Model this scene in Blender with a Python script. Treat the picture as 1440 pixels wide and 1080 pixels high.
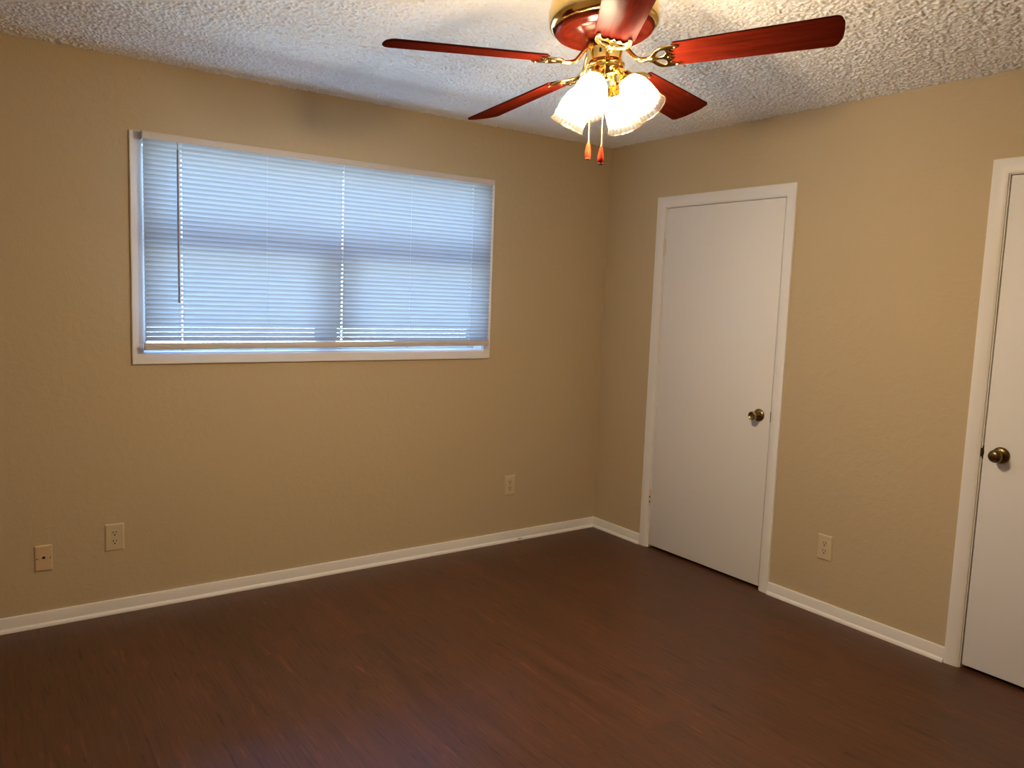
import bpy, bmesh, math, random
import numpy as np
from mathutils import Vector, Matrix, Euler

# ---------------------------------------------------------------- start
for o in list(bpy.data.objects):
    bpy.data.objects.remove(o)
S = bpy.context.scene
COL = S.collection
PI = math.pi

# ---------------------------------------------------------------- camera
CAM = Vector((-3.41617, -3.79715, 1.47784))
R_ = Vector((0.81533294, -0.57782484, 0.03675119))
U_ = Vector((0.03298248, 0.10972334, 0.99341479))
D_ = Vector((0.5780522, 0.80875166, -0.10851915))
cd = bpy.data.cameras.new('camera')
cd.sensor_width = 36.0
cd.lens = 1104.357 / 1440 * 36.0
cd.clip_start = 0.02
cam = bpy.data.objects.new('camera', cd)
COL.objects.link(cam)
M = Matrix((R_, U_, -D_)).transposed().to_4x4()
M.translation = CAM
cam.matrix_world = M
S.camera = cam

# ---------------------------------------------------------------- colour management
S.view_settings.view_transform = 'Standard'
S.view_settings.look = 'None'
S.view_settings.exposure = 0.0
S.view_settings.gamma = 1.0
S.view_settings.use_curve_mapping = False

# ---------------------------------------------------------------- sky seen through the window
SKY_STRENGTH = 31.0
w = bpy.data.worlds.new('daylight')
S.world = w
w.use_nodes = True
nt = w.node_tree
nt.nodes.clear()
o_ = nt.nodes.new('ShaderNodeOutputWorld')
bg = nt.nodes.new('ShaderNodeBackground')
tc = nt.nodes.new('ShaderNodeTexCoord')
sx = nt.nodes.new('ShaderNodeSeparateXYZ')
mr = nt.nodes.new('ShaderNodeMapRange')
rp = nt.nodes.new('ShaderNodeValToRGB')
nt.links.new(tc.outputs['Generated'], sx.inputs[0])
nt.links.new(sx.outputs['Z'], mr.inputs['Value'])
mr.inputs['From Min'].default_value = -1
mr.inputs['From Max'].default_value = 1
nt.links.new(mr.outputs[0], rp.inputs[0])
e = rp.color_ramp.elements
e[0].position = 0.0; e[0].color = (.76, 1.06, 1.45, 1)
e[1].position = 1.0; e[1].color = (.08, .22, .75, 1)
for pos, c in ((.495, (.84, 1.08, 1.38, 1)), (.53, (.28, .42, .58, 1)), (.62, (.13, .30, .72, 1))):
    k = e.new(pos); k.color = c
nt.links.new(rp.outputs[0], bg.inputs['Color'])
bg.inputs['Strength'].default_value = SKY_STRENGTH
nt.links.new(bg.outputs[0], o_.inputs[0])

BULB_STRENGTH = 960.0
BULB_COLOR = (1.0, .82, .60)

WIN = (-2.730, -0.925, 1.172, 2.090)           # window opening x0 x1 z0 z1
CEIL = 2.44
XL, YF = -3.95, -4.45                          # left wall, front wall

# daylight portal filling the window opening
pl = bpy.data.lights.new('window_portal', 'AREA')
pl.shape = 'RECTANGLE'; pl.size = WIN[1] - WIN[0]; pl.size_y = WIN[3] - WIN[2]
pl.cycles.is_portal = True
po = bpy.data.objects.new('window_portal', pl)
COL.objects.link(po)
po.location = ((WIN[0] + WIN[1]) / 2, .139, (WIN[2] + WIN[3]) / 2)
po.rotation_euler = (-PI / 2, 0, 0)             # faces into the room (-Y)

# ---------------------------------------------------------------- helpers
def new_mat(name):
    m = bpy.data.materials.new(name); m.use_nodes = True
    t = m.node_tree
    return m, t, t.nodes['Principled BSDF']

def pmat(name, col, rough=.5, metal=0., spec=.5, coat=0., coat_r=.05):
    m, t, b = new_mat(name)
    b.inputs['Base Color'].default_value = (*col, 1)
    b.inputs['Roughness'].default_value = rough
    b.inputs['Metallic'].default_value = metal
    b.inputs['Specular IOR Level'].default_value = spec
    b.inputs['Coat Weight'].default_value = coat
    b.inputs['Coat Roughness'].default_value = coat_r
    return m

def N(t, kind, **kw):
    n = t.nodes.new(kind)
    for k, v in kw.items():
        if k in n.inputs: n.inputs[k].default_value = v
        else: setattr(n, k, v)
    return n

def coords(t, scale=(1, 1, 1), rot=(0, 0, 0)):
    c = N(t, 'ShaderNodeTexCoord'); m = N(t, 'ShaderNodeMapping')
    m.inputs['Scale'].default_value = scale; m.inputs['Rotation'].default_value = rot
    t.links.new(c.outputs['Object'], m.inputs[0])
    return m.outputs[0]

def ramp(t, src, stops):
    r = N(t, 'ShaderNodeValToRGB')
    e = r.color_ramp.elements
    e[0].position, e[0].color = stops[0][0], (*stops[0][1], 1)
    e[1].position, e[1].color = stops[-1][0], (*stops[-1][1], 1)
    for p, c in stops[1:-1]:
        k = e.new(p); k.color = (*c, 1)
    t.links.new(src, r.inputs[0])
    return r.outputs[0]

def bump(t, b, src, strength, dist, prev=None):
    n = N(t, 'ShaderNodeBump'); n.inputs['Strength'].default_value = strength
    n.inputs['Distance'].default_value = dist
    t.links.new(src, n.inputs['Height'])
    if prev: t.links.new(prev, n.inputs['Normal'])
    t.links.new(n.outputs[0], b.inputs['Normal'])
    return n.outputs[0]

def link_mesh(name, bm, mat, parent=None, smooth=None, recalc=True):
    if recalc: bmesh.ops.recalc_face_normals(bm, faces=bm.faces)
    me = bpy.data.meshes.new(name); bm.to_mesh(me); bm.free()
    if mat: me.materials.append(mat)
    o = bpy.data.objects.new(name, me); COL.objects.link(o)
    if parent: o.parent = parent
    if smooth is not None: shade(me, smooth)
    return o

def shade(me, angle):
    for p in me.polygons: p.use_smooth = True
    me.set_sharp_from_angle(angle=math.radians(angle))

def empty(name, loc=(0, 0, 0), parent=None):
    o = bpy.data.objects.new(name, None); o.empty_display_size = .05
    COL.objects.link(o); o.location = loc
    if parent: o.parent = parent
    return o

def tag(o, label=None, cat=None, group=None, kind=None):
    if label: o['label'] = label
    if cat: o['category'] = cat
    if group: o['group'] = group
    if kind: o['kind'] = kind
    return o

def add_box(bm, x0, x1, y0, y1, z0, z1, bev=0., seg=2):
    vs = [bm.verts.new((x, y, z)) for x in (x0, x1) for y in (y0, y1) for z in (z0, z1)]
    F = [(0, 1, 3, 2), (4, 6, 7, 5), (0, 4, 5, 1), (2, 3, 7, 6), (0, 2, 6, 4), (1, 5, 7, 3)]
    fs = [bm.faces.new([vs[i] for i in f]) for f in F]
    if bev > 0:
        es = list({e for f in fs for e in f.edges})
        bmesh.ops.bevel(bm, geom=es, offset=bev, segments=seg, affect='EDGES', profile=.5)

def box(name, x0, x1, y0, y1, z0, z1, mat, parent=None, bev=0., smooth=None):
    bm = bmesh.new(); add_box(bm, x0, x1, y0, y1, z0, z1, bev)
    return link_mesh(name, bm, mat, parent, smooth)

def add_lathe(bm, prof, n=48, mat=None, flute=None):
    """profile (r, z) spun about local Z, then placed by mat"""
    mat = mat or Matrix.Identity(4)
    rings = []
    for j, (r, z) in enumerate(prof):
        if r < 1e-6:
            rings.append([bm.verts.new(mat @ Vector((0, 0, z)))]); continue
        ring = []
        for i in range(n):
            a = 2 * PI * i / n
            rr = r
            if flute: rr = r * (1 + flute(j, a))
            ring.append(bm.verts.new(mat @ Vector((rr * math.cos(a), rr * math.sin(a), z))))
        rings.append(ring)
    for A, B in zip(rings, rings[1:]):
        for i in range(n):
            k = (i + 1) % n
            if len(A) == 1 and len(B) == 1: continue
            if len(A) == 1: bm.faces.new((A[0], B[k], B[i]))
            elif len(B) == 1: bm.faces.new((A[i], A[k], B[0]))
            else: bm.faces.new((A[i], A[k], B[k], B[i]))

def lathe(name, prof, mat, parent=None, n=48, place=None, smooth=40, flute=None):
    bm = bmesh.new(); add_lathe(bm, prof, n, place, flute)
    return link_mesh(name, bm, mat, parent, smooth)

def add_tube(bm, pts, rad, n=12, flat=None):
    """round bar through pts; rad is a number or a list; flat = (sx, sz) squashes it"""
    pts = [Vector(p) for p in pts]
    rads = rad if isinstance(rad, (list, tuple)) else [rad] * len(pts)
    rings = []
    side = None
    for i, p in enumerate(pts):
        a = pts[max(i - 1, 0)]; b = pts[min(i + 1, len(pts) - 1)]
        t = (b - a).normalized()
        if side is None:
            ref = Vector((0, 0, 1)) if abs(t.z) < .9 else Vector((1, 0, 0))
            side = t.cross(ref).normalized()
        else:
            side = (side - side.dot(t) * t).normalized()
        up = side.cross(t)
        fx, fz = flat or (1, 1)
        rings.append([bm.verts.new(p + rads[i] * (fx * math.cos(2 * PI * k / n) * side + fz * math.sin(2 * PI * k / n) * up)) for k in range(n)])
    for A, B in zip(rings, rings[1:]):
        for i in range(n):
            k = (i + 1) % n
            bm.faces.new((A[i], A[k], B[k], B[i]))
    bm.faces.new(rings[0]); bm.faces.new(list(reversed(rings[-1])))

def tube(name, pts, rad, mat, parent=None, n=12, flat=None):
    bm = bmesh.new(); add_tube(bm, pts, rad, n, flat)
    return link_mesh(name, bm, mat, parent, 50)

def smooth_path(pts, k=6):
    """Catmull-Rom through pts"""
    P = [Vector(p) for p in pts]; P = [2 * P[0] - P[1]] + P + [2 * P[-1] - P[-2]]
    out = []
    for i in range(1, len(P) - 2):
        for s in range(k):
            t = s / k
            a, b, c, d = P[i - 1], P[i], P[i + 1], P[i + 2]
            out.append(.5 * ((2 * b) + (c - a) * t + (2 * a - 5 * b + 4 * c - d) * t * t + (3 * b - a - 3 * c + d) * t ** 3))
    out.append(P[-2])
    return out

def plate_mesh(outlines, thick, bev):
    """flat plate with holes from closed outlines in XY, thickness along Z"""
    cu = bpy.data.curves.new('tmp', 'CURVE'); cu.dimensions = '2D'; cu.fill_mode = 'BOTH'
    cu.extrude = thick / 2 - bev; cu.bevel_depth = bev; cu.bevel_resolution = 2; cu.offset = -bev
    for pts in outlines:
        s = cu.splines.new('POLY'); s.points.add(len(pts) - 1); s.use_cyclic_u = True
        for p, q in zip(s.points, pts): p.co = (q[0], q[1], 0, 1)
    ob = bpy.data.objects.new('tmp', cu); COL.objects.link(ob)
    dg = bpy.context.evaluated_depsgraph_get()
    me = bpy.data.meshes.new_from_object(ob.evaluated_get(dg))
    bpy.data.objects.remove(ob); bpy.data.curves.remove(cu)
    return me

def rot_to(direction):
    """matrix taking local +Z to direction"""
    return Vector(direction).to_track_quat('Z', 'Y').to_matrix().to_4x4()

def sweep(name, prof, axis, a0, a1, mat, kind=True, parent=None):
    """moulding: prof = [(off, z)] with off out of the wall, swept along an axis.
    axis 'x' : wall plane y=0 room at -y ; axis 'y' : wall plane x=0 room at -x.
    a0, a1 = (coordinate, mitre) where mitre shortens the run by mitre*off"""
    bm = bmesh.new(); ends = []
    for (a, mt) in (a0, a1):
        ring = []
        for off, z in prof:
            c = a + mt * off
            ring.append(bm.verts.new((c, -off, z) if axis == 'x' else (-off, c, z)))
        ends.append(ring)
    n = len(prof)
    for i in range(n):
        k = (i + 1) % n
        bm.faces.new((ends[0][i], ends[0][k], ends[1][k], ends[1][i]))
    bm.faces.new(ends[0]); bm.faces.new(list(reversed(ends[1])))
    o = link_mesh(name, bm, mat, parent, 35)
    if kind: tag(o, kind='structure')
    return o

# ---------------------------------------------------------------- materials
def wall_paint():
    m, t, b = new_mat('beige_wall_paint')
    b.inputs['Base Color'].default_value = (.52, .415, .262, 1)
    b.inputs['Roughness'].default_value = .62
    b.inputs['Specular IOR Level'].default_value = .3
    v = coords(t)
    n1 = N(t, 'ShaderNodeTexNoise', Scale=85., Detail=3., Roughness=.55)
    n2 = N(t, 'ShaderNodeTexNoise', Scale=28., Detail=2., Roughness=.5)
    t.links.new(v, n1.inputs['Vector']); t.links.new(v, n2.inputs['Vector'])
    p = bump(t, b, ramp(t, n2.outputs[0], [(.45, (0, 0, 0)), (.62, (1, 1, 1))]), .2, .002)
    bump(t, b, n1.outputs[0], .35, .0025, p)
    return m

def popcorn():
    m, t, b = new_mat('popcorn_ceiling')
    b.inputs['Base Color'].default_value = (.84, .83, .81, 1)
    b.inputs['Roughness'].default_value = .95
    b.inputs['Specular IOR Level'].default_value = .1
    return m

def floor_wood():
    m, t, b = new_mat('dark_plank_floor')
    v = coords(t, rot=(0, 0, PI / 2))
    br = N(t, 'ShaderNodeTexBrick')
    br.offset = .37; br.offset_frequency = 2; br.squash = 1
    br.inputs['Scale'].default_value = 1.0
    br.inputs['Brick Width'].default_value = 1.22
    br.inputs['Row Height'].default_value = .152
    br.inputs['Mortar Size'].default_value = .0009
    br.inputs['Mortar Smooth'].default_value = .3
    br.inputs['Bias'].default_value = 0
    br.inputs['Color1'].default_value = (.15, .15, .15, 1)
    br.inputs['Color2'].default_value = (.85, .85, .85, 1)
    br.inputs['Mortar'].default_value = (0, 0, 0, 1)
    t.links.new(v, br.inputs['Vector'])
    # grain : long along the plank, shifted per plank
    add = N(t, 'ShaderNodeVectorMath', operation='MULTIPLY_ADD')
    t.links.new(br.outputs['Color'], add.inputs[0]); add.inputs[1].default_value = (7, 3, 5)
    t.links.new(v, add.inputs[2])
    mp = N(t, 'ShaderNodeMapping'); mp.inputs['Scale'].default_value = (1.6, 16, 16)
    t.links.new(add.outputs[0], mp.inputs[0])
    g1 = N(t, 'ShaderNodeTexNoise', Scale=1.0, Detail=6., Roughness=.62, Distortion=.6)
    t.links.new(mp.outputs[0], g1.inputs['Vector'])
    mp2 = N(t, 'ShaderNodeMapping'); mp2.inputs['Scale'].default_value = (5, 130, 130)
    t.links.new(add.outputs[0], mp2.inputs[0])
    g2 = N(t, 'ShaderNodeTexNoise', Scale=1.0, Detail=3., Roughness=.6, Distortion=.3)
    t.links.new(mp2.outputs[0], g2.inputs['Vector'])
    c1 = ramp(t, g1.outputs[0], [(.26, (.056, .0205, .0075)), (.45, (.081, .0295, .0115)), (.60, (.098, .0355, .0142)), (.80, (.128, .0495, .021))])
    c2 = ramp(t, g2.outputs[0], [(.30, (.52, .48, .46)), (.46, (1, 1, 1)), (.60, (1.0, 1.0, 1.0)), (.75, (1.45, 1.38, 1.32))])
    mx = N(t, 'ShaderNodeMix', data_type='RGBA', blend_type='MULTIPLY'); mx.inputs[0].default_value = 1
    t.links.new(c1, mx.inputs[6]); t.links.new(c2, mx.inputs[7])
    mp3 = N(t, 'ShaderNodeMapping'); mp3.inputs['Scale'].default_value = (6, 62, 62)
    t.links.new(add.outputs[0], mp3.inputs[0])
    g3 = N(t, 'ShaderNodeTexNoise', Scale=1.0, Detail=2., Roughness=.5, Distortion=.9)
    t.links.new(mp3.outputs[0], g3.inputs['Vector'])
    c3 = ramp(t, g3.outputs[0], [(.27, (.40, .36, .34)), (.35, (1, 1, 1)), (.645, (1, 1, 1)), (.73, (1.75, 1.6, 1.5))])
    mx3 = N(t, 'ShaderNodeMix', data_type='RGBA', blend_type='MULTIPLY'); mx3.inputs[0].default_value = 1
    t.links.new(mx.outputs[2], mx3.inputs[6]); t.links.new(c3, mx3.inputs[7])
    tone = ramp(t, br.outputs['Color'], [(0, (.7, .68, .66)), (.15, (.93, .94, .95)), (.85, (1.06, 1.05, 1.04))])
    mx2 = N(t, 'ShaderNodeMix', data_type='RGBA', blend_type='MULTIPLY'); mx2.inputs[0].default_value = 1
    t.links.new(mx3.outputs[2], mx2.inputs[6]); t.links.new(tone, mx2.inputs[7])
    t.links.new(mx2.outputs[2], b.inputs['Base Color'])
    b.inputs['Roughness'].default_value = .42
    b.inputs['Specular IOR Level'].default_value = .45
    rr = N(t, 'ShaderNodeMapRange'); rr.inputs['To Min'].default_value = .34; rr.inputs['To Max'].default_value = .5
    t.links.new(g1.outputs[0], rr.inputs[0]); t.links.new(rr.outputs[0], b.inputs['Roughness'])
    p = bump(t, b, g2.outputs[0], .12, .001)
    return m

def mahogany(name, scale=(3, 40, 40), rough=.3, bright=1., gloss=.0035):
    m, t, b = new_mat(name)
    v = coords(t, scale=scale)
    g = N(t, 'ShaderNodeTexNoise', Scale=1.0, Detail=5., Roughness=.6, Distortion=.8)
    t.links.new(v, g.inputs['Vector'])
    k = bright
    c = ramp(t, g.outputs[0], [(.25, (.034 * k, .004 * k, .002 * k)), (.45, (.085 * k, .008 * k, .0035 * k)), (.6, (.125 * k, .013 * k, .005 * k)), (.75, (.06 * k, .006 * k, .0025 * k))])
    t.links.new(c, b.inputs['Base Color'])
    b.inputs['Roughness'].default_value = rough
    b.inputs['Specular IOR Level'].default_value = 0
    gl = N(t, 'ShaderNodeBsdfGlossy'); gl.inputs['Roughness'].default_value = .16
    mx = N(t, 'ShaderNodeMixShader'); mx.inputs[0].default_value = gloss
    t.links.new(b.outputs[0], mx.inputs[1]); t.links.new(gl.outputs[0], mx.inputs[2])
    t.links.new(mx.outputs[0], t.nodes['Material Output'].inputs[0])
    return m

def white_paint(name, col=(.80, .785, .76), rough=.42):
    m, t, b = new_mat(name)
    b.inputs['Base Color'].default_value = (*col, 1)
    b.inputs['Roughness'].default_value = rough
    b.inputs['Specular IOR Level'].default_value = .4
    v = coords(t, scale=(40, 40, 6))
    n = N(t, 'ShaderNodeTexNoise', Scale=1., Detail=3.)
    t.links.new(v, n.inputs['Vector'])
    bump(t, b, n.outputs[0], .15, .0012)
    return m

def slat_vinyl():
    m, t, b = new_mat('white_vinyl_slat')
    out = t.nodes['Material Output']
    t.nodes.remove(b)
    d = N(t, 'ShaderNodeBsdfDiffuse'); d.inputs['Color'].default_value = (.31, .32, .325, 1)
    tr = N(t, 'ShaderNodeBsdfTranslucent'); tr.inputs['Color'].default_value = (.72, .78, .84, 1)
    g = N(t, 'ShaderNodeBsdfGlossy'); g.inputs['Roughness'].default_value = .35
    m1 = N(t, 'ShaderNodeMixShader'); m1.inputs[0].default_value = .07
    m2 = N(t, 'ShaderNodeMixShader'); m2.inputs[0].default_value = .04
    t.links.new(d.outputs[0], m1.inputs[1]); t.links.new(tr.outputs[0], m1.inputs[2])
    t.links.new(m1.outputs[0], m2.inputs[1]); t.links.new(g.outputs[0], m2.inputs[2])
    t.links.new(m2.outputs[0], out.inputs[0])
    return m

def clear_glass():
    m, t, b = new_mat('window_glass')
    out = t.nodes['Material Output']; t.nodes.remove(b)
    tr = N(t, 'ShaderNodeBsdfTransparent'); tr.inputs['Color'].default_value = (.92, .95, .94, 1)
    g = N(t, 'ShaderNodeBsdfGlossy'); g.inputs['Roughness'].default_value = .02
    f = N(t, 'ShaderNodeFresnel'); f.inputs[0].default_value = 1.45
    mx = N(t, 'ShaderNodeMixShader')
    t.links.new(f.outputs[0], mx.inputs[0]); t.links.new(tr.outputs[0], mx.inputs[1]); t.links.new(g.outputs[0], mx.inputs[2])
    t.links.new(mx.outputs[0], out.inputs[0])
    return m

def shade_glass():
    """pressed ribbed glass, frosted near the neck and clear towards the rim"""
    m, t, b = new_mat('frosted_ribbed_glass')
    out = t.nodes['Material Output']; t.nodes.remove(b)
    al = N(t, 'ShaderNodeAttribute', attribute_name='along'); rb = N(t, 'ShaderNodeAttribute', attribute_name='rib')
    tr = N(t, 'ShaderNodeBsdfTransparent')
    t.links.new(ramp(t, rb.outputs['Fac'], [(.25, (.70, .56, .34)), (.62, (.97, .95, .90))]), tr.inputs['Color'])
    tl = N(t, 'ShaderNodeBsdfTranslucent'); tl.inputs['Color'].default_value = (.95, .92, .86, 1)
    df = N(t, 'ShaderNodeBsdfDiffuse'); df.inputs['Color'].default_value = (.9, .88, .82, 1)
    g = N(t, 'ShaderNodeBsdfGlossy'); g.inputs['Roughness'].default_value = .1
    g.inputs['Color'].default_value = (1, .92, .75, 1)
    a = N(t, 'ShaderNodeMixShader'); a.inputs[0].default_value = .35
    t.links.new(tl.outputs[0], a.inputs[1]); t.links.new(df.outputs[0], a.inputs[2])
    fr = N(t, 'ShaderNodeMapRange'); fr.interpolation_type = 'SMOOTHSTEP'
    fr.inputs['From Min'].default_value = .20; fr.inputs['From Max'].default_value = .88
    fr.inputs['To Min'].default_value = .85; fr.inputs['To Max'].default_value = .011
    t.links.new(al.outputs['Fac'], fr.inputs[0])
    c = N(t, 'ShaderNodeMixShader'); t.links.new(fr.outputs[0], c.inputs[0])
    t.links.new(tr.outputs[0], c.inputs[1]); t.links.new(a.outputs[0], c.inputs[2])
    d = N(t, 'ShaderNodeMixShader'); d.inputs[0].default_value = .05
    t.links.new(c.outputs[0], d.inputs[1]); t.links.new(g.outputs[0], d.inputs[2])
    t.links.new(d.outputs[0], out.inputs[0])
    return m

def emit(name, col, s):
    m, t, b = new_mat(name)
    b.inputs['Base Color'].default_value = (.9, .9, .9, 1)
    b.inputs['Emission Color'].default_value = (*col, 1)
    b.inputs['Emission Strength'].default_value = s
    return m

PAINT = wall_paint(); POP = popcorn(); WOODF = floor_wood()
TRIM = white_paint('white_trim_paint', (.80, .78, .745), .38)
DOORP = white_paint('white_door_paint', (.80, .785, .765), .40)
BRASS = pmat('polished_brass', (.93, .66, .24), .13, 1.)
ABRASS = pmat('antique_brass', (.30, .21, .085), .27, 1.)
KNOB1 = ABRASS; KNOB2 = pmat('tarnished_brass', (.17, .115, .05), .30, 1.)
HINGEP = white_paint('yellowed_hinge_paint', (.72, .64, .54), .45)
DBRASS = pmat('dark_bronze', (.06, .045, .03), .4, .8)
BLADE = mahogany('mahogany_blade', (3.2, 42, 42), .3, .6)
BOWL = mahogany('mahogany_bowl', (14, 14, 30), .16, .75, .03)
FOBW = mahogany('fob_wood', (40, 40, 12), .3, 3.5)
BLACK = pmat('black_plastic', (.012, .011, .010), .5)
DARKGAP = pmat('dark_opening', (.02, .016, .012), .8)
IVORY = pmat('ivory_plastic', (.60, .50, .32), .35)
IVORYD = pmat('almond_plastic', (.64, .46, .29), .3)
VINYL = pmat('white_blind_rail', (.62, .58, .565), .4)
SLAT = slat_vinyl()
CORD = pmat('white_cord', (.75, .76, .78), .8)
WAND = pmat('smoky_wand', (.30, .26, .29), .25)
ALU = pmat('white_window_frame', (.72, .73, .74), .4)
GLASS = clear_glass(); SHADEG = shade_glass()
BULBM = emit('lit_bulb', BULB_COLOR, BULB_STRENGTH)
STEEL = pmat('bracket_steel', (.45, .45, .44), .35, .7)

# ---------------------------------------------------------------- room shell
T = .14
def struct(o): return tag(o, kind='structure')

struct(box('floor', XL - T, T, YF - T, T, -.12, 0, WOODF))

def ceiling():
    """slab whose underside carries the sprayed popcorn grains as real relief"""
    st = .0031
    xs = np.concatenate(([XL - T], np.arange(XL, .002, st), [T]))
    ys = np.concatenate(([YF - T], np.arange(-3.0, .002, st), [T]))
    nx, ny = len(xs), len(ys)
    rs = np.random.RandomState(7)
    def blur(sig):
        n = rs.standard_normal((ny, nx))
        fy = np.fft.fftfreq(ny)[:, None]; fx = np.fft.rfftfreq(nx)[None, :]
        g = np.exp(-2 * (PI * sig) ** 2 * (fx ** 2 + fy ** 2))
        r = np.fft.irfft2(np.fft.rfft2(n) * g, s=(ny, nx))
        return r / r.std()
    h = blur(1.0) + .4 * blur(2.0)
    h = np.clip(h, -1.0, 2.2)
    z = CEIL - .0005 - .0021 * (h + 1.0)
    z[0, :] = z[-1, :] = CEIL; z[:, 0] = z[:, -1] = CEIL
    gx, gy = np.meshgrid(xs, ys)
    co = np.stack([gx, gy, z], -1).reshape(-1, 3)
    idx = np.arange(nx * ny).reshape(ny, nx)
    q = np.stack([idx[:-1, :-1], idx[1:, :-1], idx[1:, 1:], idx[:-1, 1:]], -1).reshape(-1, 4)
    # top of the slab
    b = len(co)
    x0, x1, y0, y1 = xs[0], xs[-1], ys[0], ys[-1]
    co = np.vstack([co, [(x0, y0, CEIL + .12), (x1, y0, CEIL + .12), (x1, y1, CEIL + .12), (x0, y1, CEIL + .12)]])
    c = [idx[0, 0], idx[0, -1], idx[-1, -1], idx[-1, 0]]
    q = np.vstack([q, [(b, b + 1, b + 2, b + 3)] + [(c[i], c[(i + 1) % 4], b + (i + 1) % 4, b + i) for i in range(4)]])
    me = bpy.data.meshes.new('ceiling')
    me.vertices.add(len(co)); me.vertices.foreach_set('co', co.astype(np.float32).ravel())
    me.loops.add(q.size); me.loops.foreach_set('vertex_index', q.astype(np.int32).ravel())
    me.polygons.add(len(q)); me.polygons.foreach_set('loop_start', np.arange(0, q.size, 4, dtype=np.int32))
    sm = np.ones(len(q), dtype=bool); sm[-5:] = False
    me.polygons.foreach_set('use_smooth', sm)
    me.update(calc_edges=True)
    me.materials.append(POP)
    o = bpy.data.objects.new('ceiling', me); COL.objects.link(o)
    return struct(o)
ceiling()


bm = bmesh.new()
add_box(bm, XL - T, WIN[0], 0, T, 0, CEIL); add_box(bm, WIN[1], T, 0, T, 0, CEIL)
add_box(bm, WIN[0], WIN[1], 0, T, 0, WIN[2]); add_box(bm, WIN[0], WIN[1], 0, T, WIN[3], CEIL)
wall_back = struct(link_mesh('wall_back', bm, PAINT))

# right wall with two door recesses (slab 30 in. and 32 in.)
D1 = (-.4413, -1.3816, 2.097); D2 = (-2.277, -3.215, 2.0975)     # casing outer y-near-corner, y-far, top
CW = .060                                                         # casing width
REC = []
for (ya, yb, top) in (D1, D2):
    REC.append((ya - CW + .0, yb + CW, top - CW + .0))
bm = bmesh.new()
add_box(bm, .115, T, YF - T, 0, 0, CEIL)                          # outer skin
edges = [0.0, REC[0][0], REC[0][1], REC[1][0], REC[1][1], YF - T]
for i in (0, 2, 4):
    add_box(bm, 0, .115, edges[i + 1], edges[i], 0, CEIL)
for r in REC:
    add_box(bm, 0, .115, r[1], r[0], r[2], CEIL)
wall_right = struct(link_mesh('wall_right', bm, PAINT))
struct(box('wall_left', XL - T, XL, YF, 0, 0, CEIL, PAINT))
struct(box('wall_front', XL - T, 0, YF - T, YF, 0, CEIL, PAINT))

# tiny blemish in the plaster above the phone plate
bm = bmesh.new()
add_tube(bm, [(-3.138, -.0005, .428), (-3.125, -.002, .431), (-3.108, -.0018, .433), (-3.092, -.0005, .434)], [.001, .003, .0025, .001], 8)
link_mesh('plaster_blemish', bm, PAINT, wall_back, 60)

# baseboards : board with quarter-round shoe
BBP = [(0, 0), (.023, 0), (.0228, .005), (.021, .0105), (.017, .0145), (.0125, .0165), (.0118, .017), (.0118, .058), (.0105, .0615), (.007, .0635), (0, .0635)]
bb_back = sweep('baseboard_back', BBP, 'x', (XL, 0), (0, -1), TRIM)
sweep('baseboard_right', BBP, 'y', (0, -1), (D1[0], 0), TRIM)
sweep('baseboard_right', BBP, 'y', (D1[1], 0), (D2[0], 0), TRIM)
# chipped shoe moulding near the corner
bm = bmesh.new()
add_tube(bm, [(-.632, -.0195, .0135), (-.624, -.0215, .0125), (-.612, -.0225, .010), (-.603, -.0215, .013), (-.596, -.021, .0135)], [.0006, .0022, .0014, .0022, .0006], 8)
link_mesh('chipped_spot', bm, pmat('bare_grey_wood', (.10, .08, .06), .8), bb_back, 60)

# ---------------------------------------------------------------- window
win = tag(empty('window_1', ((WIN[0] + WIN[1]) / 2, .07, WIN[2])), kind='structure')
inv = Matrix.Translation(-Vector(win.location))
def wpart(name, bm, mat, parent=win, smooth=None):
    o = link_mesh(name, bm, mat, None, smooth)
    o.data.transform(inv if parent is win else Matrix.Identity(4))
    o.parent = parent
    return o

def mitred_frame(bm, x0, x1, z0, z1, cw, y0, y1, bev=.003, bottom=True):
    """picture-frame casing of width cw inside x0..x1, z0..z1, in plane y"""
    out = [(x0, z0), (x1, z0), (x1, z1), (x0, z1)]
    inn = [(x0 + cw, z0 + cw), (x1 - cw, z0 + cw), (x1 - cw, z1 - cw), (x0 + cw, z1 - cw)]
    oe = [(x0 + bev, z0 + bev), (x1 - bev, z0 + bev), (x1 - bev, z1 - bev), (x0 + bev, z1 - bev)]
    V = lambda P, y: [bm.verts.new((a, y, b)) for a, b in P]
    A = V(out, y0); B = V(out, y1 + bev); C = V(oe, y1); Dv = V(inn, y1); E_ = V(inn, y0)
    for P, Q in ((A, B), (B, C), (C, Dv), (Dv, E_), (E_, A)):
        for i in range(4):
            k = (i + 1) % 4
            bm.faces.new((P[i], P[k], Q[k], Q[i]))

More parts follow.
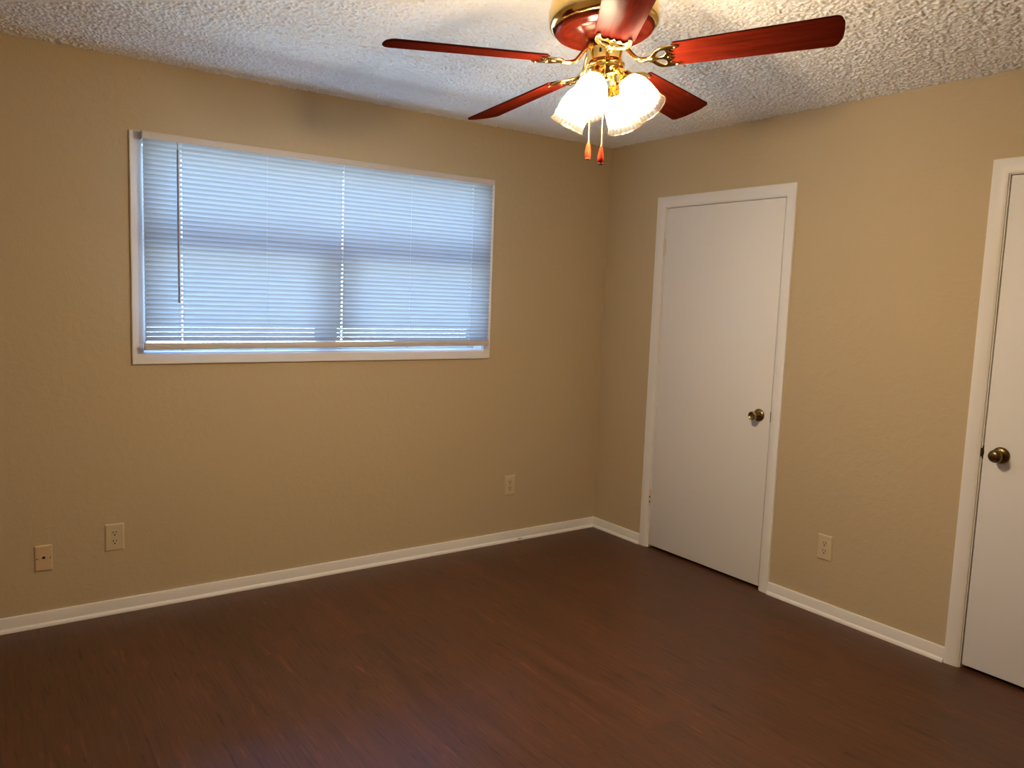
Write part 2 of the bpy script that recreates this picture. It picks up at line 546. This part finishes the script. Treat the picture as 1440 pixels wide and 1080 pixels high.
bm = bmesh.new(); mitred_frame(bm, -2.7745, -.8775, 1.1245, 2.1362, .0465, 0, -.013)
wpart('casing', bm, TRIM)
bm = bmesh.new()                                                   # jamb liner boards inside the opening
j = .006
add_box(bm, WIN[0], WIN[0] + j, .0, .10, WIN[2], WIN[3]); add_box(bm, WIN[1] - j, WIN[1], .0, .10, WIN[2], WIN[3])
add_box(bm, WIN[0] + j, WIN[1] - j, .0, .10, WIN[2], WIN[2] + j); add_box(bm, WIN[0] + j, WIN[1] - j, .0, .10, WIN[3] - j, WIN[3])
wpart('jamb', bm, TRIM)
fy0, fy1 = .085, .135
def frame_bm(x0, x1, z0, z1, t_, y0, y1):
    bm = bmesh.new()
    add_box(bm, x0, x0 + t_, y0, y1, z0, z1); add_box(bm, x1 - t_, x1, y0, y1, z0, z1)
    add_box(bm, x0 + t_, x1 - t_, y0, y1, z0, z0 + t_); add_box(bm, x0 + t_, x1 - t_, y0, y1, z1 - t_, z1)
    return bm
X0, X1, Z0, Z1 = WIN[0] + .006, WIN[1] - .006, WIN[2] + .006, WIN[3] - .006
wpart('frame', frame_bm(X0, X1, Z0, Z1, .016, .085, T - .002), ALU)
ZR = 1.66; XM = -1.832
RW = .022
bm = bmesh.new(); add_box(bm, X0 + .016, X1 - .016, .095, .13, ZR - RW, ZR + RW, .003); wpart('rail', bm, ALU)
bm = bmesh.new(); add_box(bm, XM - .042, XM + .042, .07, .125, Z0 + .016, ZR - RW, .003); wpart('mullion', bm, ALU)
for (a, b, c, d) in ((X0 + .016, X1 - .016, ZR + RW, Z1 - .016), (X0 + .016, XM - .042, Z0 + .016, ZR - RW), (XM + .042, X1 - .016, Z0 + .016, ZR - RW)):
    sb = wpart('sash', frame_bm(a, b, c, d, .014, .098, .124), ALU)
    bm = bmesh.new(); add_box(bm, a + .014, b - .014, .109, .113, c + .014, d - .014)
    g = link_mesh('pane', bm, GLASS); g.data.transform(inv); g.parent = sb

# ---------------------------------------------------------------- mini blind, mounted in front of the casing
BX0, BX1, BY = -2.7300, -.9225, -.050
blind = empty('mini_blind', ((BX0 + BX1) / 2, BY, 1.19))
tag(blind, 'white mini blind closed over the window, wand hanging at left', 'blind')
binv = Matrix.Translation(-Vector(blind.location))
def bpart(name, bm, mat, parent=None, smooth=None):
    o = link_mesh(name, bm, mat, None, smooth)
    o.data.transform(binv); o.parent = parent or blind
    return o
# head rail : open channel
bm = bmesh.new()
hz0, hz1 = 2.1000, 2.1285
add_box(bm, BX0, BX1 + .004, BY - .014, BY - .0125, hz0, hz1, .0005, 1)
add_box(bm, BX0, BX1 + .004, BY + .0125, BY + .014, hz0, hz1, .0005, 1)
add_box(bm, BX0, BX1 + .004, BY - .0125, BY + .0125, hz0, hz0 + .0015)
add_tube(bm, [(BX0, BY - .0135, hz1), (BX1 + .004, BY - .0135, hz1)], .0018, 8)
add_tube(bm, [(BX0, BY - .0140, hz0 + .001), (BX1 + .004, BY - .0140, hz0 + .001)], .0013, 8)
head = bpart('head_rail', bm, VINYL, smooth=40)
for xa in (BX0 - .0035, BX1 + .0025):
    bm = bmesh.new()
    add_box(bm, xa, xa + .005, BY - .0165, -.0131, hz0 - .003, hz1 + .003, .001, 1)
    bpart('mounting_bracket', bm, STEEL if xa < -2 else VINYL)
# slats
LAD = (-2.5730, -1.8130, -1.0520)
THIN = (-2.195, -1.435)
NS = 42; ZB, ZT = 1.2410, 2.0890
bm = bmesh.new()
rng = random.Random(4)
xs = [BX0 + .002]
for L in LAD: xs += [L - .0028, L + .0028]
xs.append(BX1)
holes = {1, 3, 5}
PW = [-1, -.62, -.25, .25, .62, 1]
for i in range(NS):
    f = i / (NS - 1)
    z = ZB + (ZT - ZB) * f
    tilt = math.radians(58.9 - max(0, 7 - i) * .24)
    tilt += math.radians(rng.uniform(-.12, .12))
    dz = rng.uniform(-.0004, .0004)
    rows = []
    for w_ in PW:
        s = w_ * .0127
        crown = .0022 * (1 - w_ * w_)
        # room-side edge up : s>0 goes toward the room (-y) and up
        yy = -s * math.cos(tilt) - crown * math.sin(tilt)
        zz = s * math.sin(tilt) - crown * math.cos(tilt)
        rows.append([bm.verts.new((x, BY + yy, z + zz + dz)) for x in xs])
    for a in range(len(PW) - 1):
        for c in range(len(xs) - 1):
            if a == 2 and c in holes: continue
            bm.faces.new((rows[a][c], rows[a][c + 1], rows[a + 1][c + 1], rows[a + 1][c]))
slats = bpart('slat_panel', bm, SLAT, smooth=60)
# bottom rail
bm = bmesh.new()
rz0, rz1 = 1.1935, 1.2225
add_box(bm, BX0, BX1, BY - .0125, BY + .0125, rz0, rz1, .004, 3)
add_tube(bm, [(BX0, BY - .0128, (rz0 + rz1) / 2 + .001), (BX1, BY - .0128, (rz0 + rz1) / 2 + .001)], .0011, 6)
# the rail hangs a little higher at the right
for v in bm.verts: v.co.z += .011 * max(0, (v.co.x + 1.9) / (BX1 + 1.9))
brail = bpart('bottom_rail', bm, VINYL, smooth=40)
for xa in (BX0 - .001, BX1 - .002):
    bm = bmesh.new(); dzr = .011 if xa > -2 else 0
    add_box(bm, xa, xa + .003, BY - .014, BY + .014, rz0 - .0012 + dzr, rz1 + .001 + dzr, .001, 1)
    bpart('end_cap', bm, VINYL)
for L in LAD + THIN:
    dzr = .011 * max(0, (L + 1.9) / (BX1 + 1.9))
    bm = bmesh.new(); add_lathe(bm, [(0, 0), (.0055, 0), (.006, .002), (.0055, .0045), (0, .0045)], 16, Matrix.Translation((L, BY, rz0 - .0035 + dzr)))
    bpart('rail_plug', bm, VINYL, smooth=40)
# ladder cords front and back, plus lift cord through the holes
for L in LAD + THIN:
    bm = bmesh.new()
    thin = L in THIN
    for yy in (-.0128, .0128):
        add_tube(bm, [(L, BY + yy * 1.04, rz1), (L, BY + yy * 1.04, hz0)], .00045 if thin else .0006, 6)
    if not thin: add_tube(bm, [(L + .0012, BY, rz1), (L + .0012, BY, hz0)], .0006, 6)
    bpart('ladder_cord', bm, CORD)
# tilt wand
wx, wy = -2.592, BY - .022
bm = bmesh.new(); add_tube(bm, [(wx, wy, 2.066), (wx, wy - .001, 1.73), (wx + .001, wy - .002, 1.402)], .0042, 6)
wand = bpart('tilt_wand', bm, WAND)
bm = bmesh.new(); add_tube(bm, smooth_path([(wx, BY - .012, 2.098), (wx, wy + .004, 2.088), (wx, wy - .003, 2.078), (wx, wy, 2.064)], 4), .0022, 8)
hk = bpart('wand_hook', bm, STEEL, smooth=60)

# ---------------------------------------------------------------- doors on the right wall
def door(name, D, slab_y, hinge_near_corner, knob_y, knob_kind, knob_z=.921):
    ABRASS = KNOB1 if hinge_near_corner else KNOB2
    ya, yb, top = D
    root = tag(empty(name, (0, (ya + yb) / 2, 0)), kind='structure')
    iv = Matrix.Translation(-Vector(root.location))
    def part(n, bm, mat, smooth=None, parent=None):
        o = link_mesh(n, bm, mat, None, smooth); o.data.transform(iv); o.parent = parent or root; return o
    # casing, three sides with mitred top corners, rounded outer edge
    bm = bmesh.new(); th = .0155; b_ = .004; cw = CW - .001
    path_o = [(ya, 0), (ya, top), (yb, top), (yb, 0)]
    path_i = [(ya - cw, 0), (ya - cw, top - cw), (yb + cw, top - cw), (yb + cw, 0)]
    def inset(k):
        return [(ya - k, 0), (ya - k, top - k), (yb + k, top - k), (yb + k, 0)]
    secs = [(path_o, 0), (path_o, th - b_), (inset(b_ * .35), th - b_ * .3), (inset(b_), th), (inset(cw - .012), th - .004), (inset(cw - .003), th - .0085), (path_i, th - .0100), (path_i, 0)]
    rows = [[bm.verts.new((-x, a, z)) for a, z in P] for P, x in secs]
    for P, Q in zip(rows, rows[1:] + rows[:1]):
        for i in range(3):
            bm.faces.new((P[i], P[i + 1], Q[i + 1], Q[i]))
    for k in (0, 3):
        bm.faces.new([r[k] for r in rows])
    part('casing', bm, TRIM, 40)
    # jamb lining and stop
    iy0, iy1, iz = ya - CW, yb + CW, top - CW
    jt = slab_y[2]
    bm = bmesh.new()
    add_box(bm, .0, .112, iy0 - jt, iy0, 0, iz); add_box(bm, .0, .112, iy1, iy1 + jt, 0, iz)
    add_box(bm, .0, .112, iy1 + jt, iy0 - jt, iz - jt, iz)
    add_box(bm, .040, .075, iy0 - jt - .011, iy0 - jt, 0, iz - jt); add_box(bm, .040, .075, iy1 + jt, iy1 + jt + .011, 0, iz - jt)
    add_box(bm, .040, .075, iy1 + jt + .011, iy0 - jt - .011, iz - jt - .011, iz - jt)
    part('jamb', bm, TRIM)
    # slab
    sa, sb = slab_y[0], slab_y[1]
    bm = bmesh.new(); add_box(bm, .001, .036, sb, sa, .017, 2.0300, .0018, 2)
    slab = part('slab', bm, DOORP, 40)
    # hinges
    hy = sa + .0015 if hinge_near_corner else sb - .0015
    if hinge_near_corner:
        for hi, zc in enumerate((1.808, .311)):
            bm = bmesh.new()
            for q in range(5):
                z0 = zc - .045 + q * .018
                add_tube(bm, [(-.006, hy, z0 + .0008), (-.006, hy, z0 + .0168)], .0072, 12)
            add_box(bm, -.0022, .002, hy, hy + .010, zc - .044, zc + .044); add_box(bm, -.0014, .003, hy - .011, hy, zc - .044, zc + .044)
            for zz in (zc - .047, zc + .047):
                add_lathe(bm, [(0, -.003), (.0045, -.0025), (.0055, 0), (.0045, .0025), (0, .003)], 12, Matrix.Translation((-.006, hy, zz)))
            h = part('hinge', bm, HINGEP, 40)
            if hi == 1:
                for zz in (zc + .004, zc - .026):
                    bm = bmesh.new()
                    add_tube(bm, [(-.0100, hy - .002, zz + .007), (-.0118, hy - .0025, zz), (-.0100, hy - .001, zz - .007)], [.002, .0042, .002], 8)
                    part('worn_spot', bm, DBRASS, 60, h)
    # knob
    kb = empty('door_knob', (0, 0, 0)); kb.parent = root
    kb.location = iv @ Vector((.001, knob_y, knob_z))
    P = Matrix.Rotation(-PI / 2, 4, 'Y')                             # local +z -> -x (into the room)
    lathe('rosette', [(0, 0), (.0325, 0), (.0335, .0025), (.032, .006), (.028, .0095), (.022, .012), (.0165, .0135), (0, .0135)], ABRASS, kb, 40, P)
    lathe('neck', [(0, .0130), (.0125, .0130), (.0110, .018), (.0105, .028), (.0125, .034), (0, .034)], ABRASS, kb, 32, P)
    if knob_kind == 'tulip':
        prof = [(.0105, .029), (.014, .032), (.0185, .040), (.0215, .050), (.0228, .058), (.0222, .062), (.0195, .0635), (.0165, .0625), (.0145, .060), (.0125, .0585), (0, .0575)]
        lathe('knob', prof, ABRASS, kb, 40, P)
    else:
        prof = [(.0105, .029), (.016, .032), (.0225, .038), (.0258, .047), (.0262, .054), (.0245, .060), (.0205, .0645), (.0185, .0655), (.0175, .0648), (.0165, .0655), (.010, .0675), (0, .0683)]
        lathe('knob', prof, ABRASS, kb, 40, P)
    # latch face on the slab edge
    if hinge_near_corner:
        bm = bmesh.new(); add_box(bm, .0015, .030, sb - .0022, sb + .0005, knob_z - .030, knob_z + .026, .0004, 1)
        part('latch_plate', bm, DBRASS)
    # strike plate on the latch side
    lj = (iy1 + jt) if hinge_near_corner else (iy0 - jt)
    sgn = -1 if hinge_near_corner else 1
    bm = bmesh.new()
    a, b = sorted((lj - sgn * .0016, lj))
    add_box(bm, .002, .034, a, b, knob_z - .028, knob_z + .028)
    if not hinge_near_corner:                                        # curved lip shows past the jamb edge
        add_lathe(bm, [(0, 0), (.019, 0), (.019, .0012), (0, .0012)], 24, Matrix.Translation((-.0002, lj, knob_z)) @ Matrix.Rotation(-PI / 2, 4, 'Y') @ Matrix.Scale(.42, 4, (0, 1, 0)))
    part('strike_plate', bm, DBRASS, 40)
    return root

door('door_1', D1, (-.5085, -1.3120, .0042), True, -1.244, 'tulip', .919)
door('door_2', D2, (-2.3455, -3.1500, .0035), False, -2.412, 'round', .923)

# ---------------------------------------------------------------- wall plates
def on_wall(root, wall, a, z):
    """local frame: x along wall to the right as seen from the room, y out of the wall, z up"""
    if wall == 'back':
        root.location = (a, 0, z); root.rotation_euler = (0, 0, PI)
    else:
        root.location = (0, a, z); root.rotation_euler = (0, 0, PI / 2)

def plate_bm(wd, ht, th, edge):
    bm = bmesh.new()
    def loop(k, y): return [bm.verts.new((s * (wd / 2 - k), y, t * (ht / 2 - k))) for s, t in ((-1, -1), (1, -1), (1, 1), (-1, 1))]
    L = [loop(0, 0), loop(0, th * .35), loop(edge * .45, th * .85), loop(edge, th)]
    for A, B in zip(L, L[1:]):
        for i in range(4):
            k = (i + 1) % 4; bm.faces.new((A[i], A[k], B[k], B[i]))
    bm.faces.new(L[-1]); bm.faces.new(list(reversed(L[0])))
    return bm

def make_outlet():
    r = empty('wall_outlet')
    link_mesh('cover_plate', plate_bm(.078, .123, .0058, .0065), IVORY, r)
    Py = Matrix.Rotation(-PI / 2, 4, 'X')
    for zc in (.0195, -.0195):
        bm = bmesh.new()
        pts = []
        for i in range(40):
            a = 2 * PI * i / 40
            pts.append((max(-.0142, min(.0142, .0172 * math.cos(a))), .0172 * math.sin(a) * .82))
        lo = [bm.verts.new((x, .0052, z + zc)) for x, z in pts]; hi = [bm.verts.new((x * .97, .0074, z * .97 + zc)) for x, z in pts]
        for i in range(40):
            k = (i + 1) % 40; bm.faces.new((lo[i], lo[k], hi[k], hi[i]))
        bm.faces.new(hi)
        rec = link_mesh('receptacle', bm, IVORY, r)
        for dx, w_, h_ in ((.0063, .0030, .0095), (-.0063, .0030, .0085)):
            box('slot', dx - w_ / 2, dx + w_ / 2, .0070, .0077, zc + .0035 - h_ / 2 + .001, zc + .0035 + h_ / 2 + .001, BLACK, rec)
        bm = bmesh.new(); add_lathe(bm, [(0, 0), (.0034, 0), (.0034, .0007), (0, .0007)], 16, Matrix.Translation((0, .0070, zc - .0078)) @ Py)
        link_mesh('ground_hole', bm, BLACK, rec, 40)
    bm = bmesh.new(); add_lathe(bm, [(0, 0), (.0033, 0), (.0030, .0012), (.0018, .0017), (0, .0018)], 16, Matrix.Translation((0, .0058, 0)) @ Py)
    link_mesh('screw', bm, IVORY, r, 40)
    return r

def copy_tree(o, parent=None):
    c = o.copy(); COL.objects.link(c); c.parent = parent
    if parent: c.matrix_parent_inverse = o.matrix_parent_inverse.copy()
    for ch in list(o.children): copy_tree(ch, c)
    return c

ol = make_outlet()
SP = (('back', -2.8570, .3505, 'ivory duplex outlet on the window wall beside the phone jack plate'),
      ('back', -.6930, .3500, 'ivory duplex outlet low on the window wall near the room corner'),
      ('right', -1.6795, .3325, 'ivory duplex outlet on the right wall between the two white doors'))
for i, (wl, a, z, lab) in enumerate(SP):
    o = ol if i == 0 else copy_tree(ol)
    on_wall(o, wl, a, z)
    tag(o, lab, 'outlet', 'electrical outlets on the walls')

pj = empty('phone_jack')
on_wall(pj, 'back', -3.1325, .2990)
tag(pj, 'almond phone jack plate with round socket, leftmost on the window wall', 'phone jack')
link_mesh('cover_plate', plate_bm(.067, .112, .0075, .0060), IVORYD, pj)
Py = Matrix.Rotation(-PI / 2, 4, 'X')
bm = bmesh.new(); add_lathe(bm, [(.0165, .0070), (.0165, .0088), (.0155, .0098), (.0135, .0096), (.0130, .0085), (0, .0085)], 36, Py)
bz = link_mesh('socket_bezel', bm, IVORYD, pj, 40)
box('port', -.0055, .0055, .0084, .0092, -.0015, .0085, BLACK, bz)
for dx in (-.0245, .0245):
    bm = bmesh.new(); add_lathe(bm, [(0, .0070), (.0028, .0070), (.0024, .0086), (0, .0090)], 14, Matrix.Translation((dx, 0, 0)) @ Py)
    link_mesh('screw', bm, DBRASS, pj, 40)

# ---------------------------------------------------------------- ceiling fan
HUB = Vector((-1.8279, -1.9852, 2.1744))
TX, TY, A0, PITCH, RC, BW = -.0875, -.0209, 2.8492, .2284, .640, .1375
nz = Vector((math.sin(TY), -math.sin(TX), 1)).normalized()
ex = (Vector((1, 0, 0)) - nz.x * nz).normalized(); ey = nz.cross(ex)
FM = Matrix((ex, ey, nz)).transposed().to_4x4(); FM.translation = HUB
fan = empty('ceiling_fan')
fan.matrix_world = FM
tag(fan, 'brass and mahogany five blade ceiling fan with four lit glass shades', 'ceiling fan')
FI = FM.inverted()
def world_axis(v): return (FM.to_3x3().inverted() @ Vector(v))

lathe('canopy', [(0, .262), (.076, .262), (.078, .255), (.074, .244), (.070, .236), (.066, .226), (0, .226)], BRASS, fan, 64)
lathe('motor_housing', [(0, .234), (.068, .234), (.090, .226), (.118, .212), (.140, .194), (.154, .172), (.1605, .150), (.1625, .130), (.1605, .112), (.156, .103), (.150, .0985), (.146, .0975), (0, .0975)], BRASS, fan, 72)
lathe('wood_bowl', [(0, .099), (.1465, .099), (.1455, .0935), (.1410, .0860), (.1375, .0838), (.1350, .0832), (.1300, .0790), (.1180, .0735), (.1140, .0726), (.1110, .0718), (.0980, .0672), (.0840, .0630), (.0700, .0600), (.0600, .0588), (0, .0588)], BOWL, fan, 72, smooth=30)
lathe('flywheel', [(0, .0600), (.046, .0600), (.0475, .0560), (.0475, .0480), (.045, .0420), (0, .0420)], BLACK, fan, 48)
lathe('switch_housing', [(0, .0430), (.0500, .0430), (.0520, .0405), (.0522, .0350), (.0515, .0200), (.0510, .0040), (.0530, -.0030), (.0560, -.0055), (.0572, -.0085), (.0560, -.0115), (.0525, -.0135), (0, -.0135)], BRASS, fan, 64)
lathe('light_fitter', [(0, -.0120), (.0500, -.0120), (.0515, -.0165), (.0495, -.0230), (.0430, -.0300), (.0330, -.0360), (.0230, -.0395), (.0190, -.0400), (.0175, -.0440), (.0130, -.0480), (.0065, -.0505), (0, -.0510)], BRASS, fan, 56)

# direction helpers in the fan's own frame, azimuth measured from the camera side
tcam = world_axis((CAM - HUB).xyz); tcam.z = 0; tcam.normalize()
rgt = Vector((-tcam.y, tcam.x, 0))
if rgt.dot(world_axis(R_)) < 0: rgt = -rgt
def az(phi):
    p = math.radians(phi); return math.cos(p) * tcam + math.sin(p) * rgt

# reversing switch slot
v = az(-14)
ang = math.atan2(v.y, v.x)
bm = bmesh.new(); add_box(bm, .0505, .0528, -.0035, .0035, .016, .0275, .0004, 1)
o = link_mesh('reverse_switch', bm, BLACK, fan); o.rotation_euler = (0, 0, ang)

# blades and irons
def blade_outline():
    r0, r1 = .178, RC
    w0, w1 = .056, BW / 2
    pts = []
    # inner end, gently rounded
    for i in range(9):
        t = PI / 2 + PI * i / 8
        pts.append((r0 + .022 + .022 * math.cos(t) * 1.0, (w0 - .016) * math.sin(t) if 0 < i < 8 else (w0) * math.sin(t)))
    def corner(cx, cy, rad, a0, a1):
        return [(cx + rad * math.cos(a0 + (a1 - a0) * k / 7), cy + rad * math.sin(a0 + (a1 - a0) * k / 7)) for k in range(8)]
    rad = .020
    pts += corner(r1 - rad + .004, -w1 + rad, rad, -PI / 2, -.12)
    for k in range(1, 8):
        y = -w1 + rad + (2 * w1 - 2 * rad) * k / 8
        pts.append((r1 + .004 + .008 * (1 - (y / w1) ** 2), y))
    pts += corner(r1 - rad + .004, w1 - rad, rad, .12, PI / 2)
    return pts

def ribbon(fn, n=24):
    return [fn(i / n) for i in range(n)]

def iron_outlines():
    # half outline (y >= 0) from the stem outwards, mirrored
    half = [(.112, .0085), (.124, .0095), (.133, .016), (.141, .029), (.150, .041), (.162, .0485), (.178, .0505), (.196, .0500), (.210, .0470), (.2165, .0420), (.213, .0375),
            (.203, .0370), (.194, .0345), (.187, .0290), (.190, .0225), (.1985, .0170), (.192, .0120), (.190, .0060), (.205, .0000)]
    out = smooth_path([(x, y, 0) for x, y in half], 3)
    up = [(p.x, p.y) for p in out]
    lo = [(x, -y) for x, y in reversed(up[:-1])]
    hole = [(.148, .0095), (.153, .0210), (.162, .0320), (.172, .0350), (.1765, .0290), (.176, .0190), (.171, .0110), (.160, .0065)]
    h = smooth_path([(x, y, 0) for x, y in hole + hole[:1]], 3)[:-1]
    return [lo + up, [(p.x, p.y) for p in h], [(p.x, -p.y) for p in h]]

blade_me = plate_mesh([blade_outline()], .0062, .0014); blade_me.name = 'blade'
iron_me = plate_mesh(iron_outlines(), .0056, .0022); iron_me.name = 'blade_iron'
for me, m_ in ((blade_me, BLADE), (iron_me, BRASS)):
    me.materials.clear(); me.materials.append(m_); shade(me, 40)
# stem joins the same mesh as the iron plate
bmi = bmesh.new(); bmi.from_mesh(iron_me)
for v in bmi.verts: v.co.z -= .0062
cp, sp = math.cos(PITCH), math.sin(PITCH)
stem = smooth_path([(.038, 0, .050), (.052, 0, .047), (.066, 0, .033), (.080, 0, .014), (.095, 0, -.001), (.112, 0, -.0065), (.130, 0, -.0075), (.150, 0, -.0075)], 4)
add_tube(bmi, stem, [.0095] * 6 + [.0085] * (len(stem) - 12) + [.0075] * 4 + [.004, .003], 12, (1.25, .7))
bmesh.ops.recalc_face_normals(bmi, faces=bmi.faces)
bmi.to_mesh(iron_me); bmi.free(); shade(iron_me, 50)
bm = bmesh.new()
add_lathe(bm, [(0, -.0022), (.0028, -.0018), (.0042, -.0002), (.0042, .001), (0, .001)], 14)
bmesh.ops.recalc_face_normals(bm, faces=bm.faces)
screw_me = bpy.data.meshes.new('screw'); bm.to_mesh(screw_me); bm.free(); screw_me.materials.append(BRASS); shade(screw_me, 40)
for k in range(5):
    a = A0 - k * 2 * PI / 5
    bl = bpy.data.objects.new('blade', blade_me); COL.objects.link(bl); bl.parent = fan
    bl.matrix_local = Matrix.Rotation(a, 4, 'Z') @ Matrix.Rotation(-PITCH, 4, 'X')
    ir = bpy.data.objects.new('blade_iron', iron_me); COL.objects.link(ir); ir.parent = fan
    ir.matrix_local = Matrix.Rotation(a, 4, 'Z') @ Matrix.Rotation(-PITCH, 4, 'X')
    for (x, y) in ((.206, .0425), (.206, -.0425), (.185, 0)):
        s = bpy.data.objects.new('screw', screw_me); COL.objects.link(s); s.parent = ir
        s.location = (x, y, -.0092)

# four lamps
LT = math.radians(34)                                # shade axis from straight down
SHP = [(.0265, 0), (.0285, .004), (.0350, .014), (.0415, .028), (.0450, .044), (.0470, .060), (.0480, .078), (.0490, .092), (.0510, .104), (.0540, .113)]
NF = 120
def flute(j, a):
    amt = 0 if j < 2 else (.016 if j < 8 else .012)
    return amt * math.cos(24 * a)
for phi in (-115, -25, 65, 155):
    h = az(phi)
    ax = (math.sin(LT) * h + Vector((0, 0, -math.cos(LT)))).normalized()
    start = .040 * h + Vector((0, 0, -.024))
    neck = .058 * h + Vector((0, 0, -.047))
    P = Matrix.Translation(neck) @ rot_to(ax)
    # arm + fluted cup
    bm = bmesh.new()
    add_tube(bm, smooth_path([.030 * h + Vector((0, 0, -.020)), .046 * h + Vector((0, 0, -.0265)), neck - .006 * ax, neck + .006 * ax], 4), .0125, 16)
    arm = link_mesh('lamp_arm', bm, BRASS, fan, 50)
    cup = lathe('shade_holder', [(0, -.004), (.0140, -.003), (.0185, .001), (.0215, .008), (.0245, .016), (.0290, .0205), (.0310, .0235), (.0305, .0275), (.0280, .0275), (0, .0265)], BRASS, fan, 48, P,
                flute=lambda j, a: (.03 * math.cos(16 * a) if 2 <= j <= 4 else 0))
    SP_ = P @ Matrix.Translation((0, 0, .022))
    bm = bmesh.new(); add_lathe(bm, SHP, NF, SP_, flute)
    # rolled rim
    rr = [(.0540 + .0017 * math.cos(t), .1135 + .0017 * math.sin(t)) for t in [2 * PI * i / 8 for i in range(9)]]
    add_lathe(bm, rr, 72, SP_)
    sh = link_mesh('glass_shade', bm, SHADEG, fan, 60)
    nv = len(sh.data.vertices); al_ = np.full(nv, .95, np.float32); rb_ = np.full(nv, .2, np.float32)
    for jj in range(len(SHP)):
        al_[jj * NF:(jj + 1) * NF] = SHP[jj][1] / SHP[-1][1]
        rb_[jj * NF:(jj + 1) * NF] = [.5 + .5 * math.cos(24 * 2 * PI * q / NF) for q in range(NF)]
    for nm, arr in (('along', al_), ('rib', rb_)):
        at = sh.data.attributes.new(nm, 'FLOAT', 'POINT'); at.data.foreach_set('value', arr)
    bm = bmesh.new()
    add_lathe(bm, [(0, .012), (.011, .012), (.012, .020), (.0165, .030), (.0230, .044), (.0265, .056), (.0265, .066), (.0220, .078), (.0130, .086), (0, .0885)], 24, SP_)
    link_mesh('bulb', bm, BULBM, sh, 60)

# pull chains (hang plumb) with turned wooden fobs
def ray_point(px, py, depth):
    return CAM + depth * (D_ + (px - 720) / 1104.357 * R_ - (py - 540) / 1104.357 * U_)
hub_depth = (HUB - CAM).dot(D_)
def pull_chain(px, py, depth, ztop):
    p0 = ray_point(px, py, depth)                     # top of the fob
    bm = bmesh.new()
    z = p0.z; top = ztop; n = int((top - z) / .0042)
    for i in range(n + 1):
        c = Vector((p0.x, p0.y, z + i * .0042))
        bmesh.ops.create_icosphere(bm, subdivisions=1, radius=.00165, matrix=Matrix.Translation(c))
    add_tube(bm, [(p0.x, p0.y, z), (p0.x, p0.y, top)], .0006, 6)
    ch = link_mesh('pull_chain', bm, BRASS, None, 60)
    ch.data.transform(FI); ch.parent = fan
    bm = bmesh.new()
    add_lathe(bm, [(0, .001), (.0022, 0), (.0042, -.006), (.0066, -.016), (.0084, -.028), (.0088, -.037), (.0082, -.0445), (.0074, -.0455)], 24, Matrix.Translation(p0))
    add_lathe(bm, [(.0074, -.0455), (.0078, -.0465), (.0076, -.0495), (.0060, -.0505), (0, -.0505)], 24, Matrix.Translation(p0))
    fb = link_mesh('fob', bm, FOBW, None, 40)
    fb.data.transform(FI); fb.parent = ch
    bm = bmesh.new()
    add_lathe(bm, [(0, -.0490), (.0079, -.0490), (.0080, -.0515), (.0065, -.0525), (0, -.0525)], 24, Matrix.Translation(p0))
    cp_ = link_mesh('fob_tip', bm, BLACK, None, 40)
    cp_.data.transform(FI); cp_.parent = ch
pull_chain(827.5, 199.5, hub_depth + .035, HUB.z + .000)
pull_chain(845.5, 205.5, hub_depth - .052, HUB.z + .004)
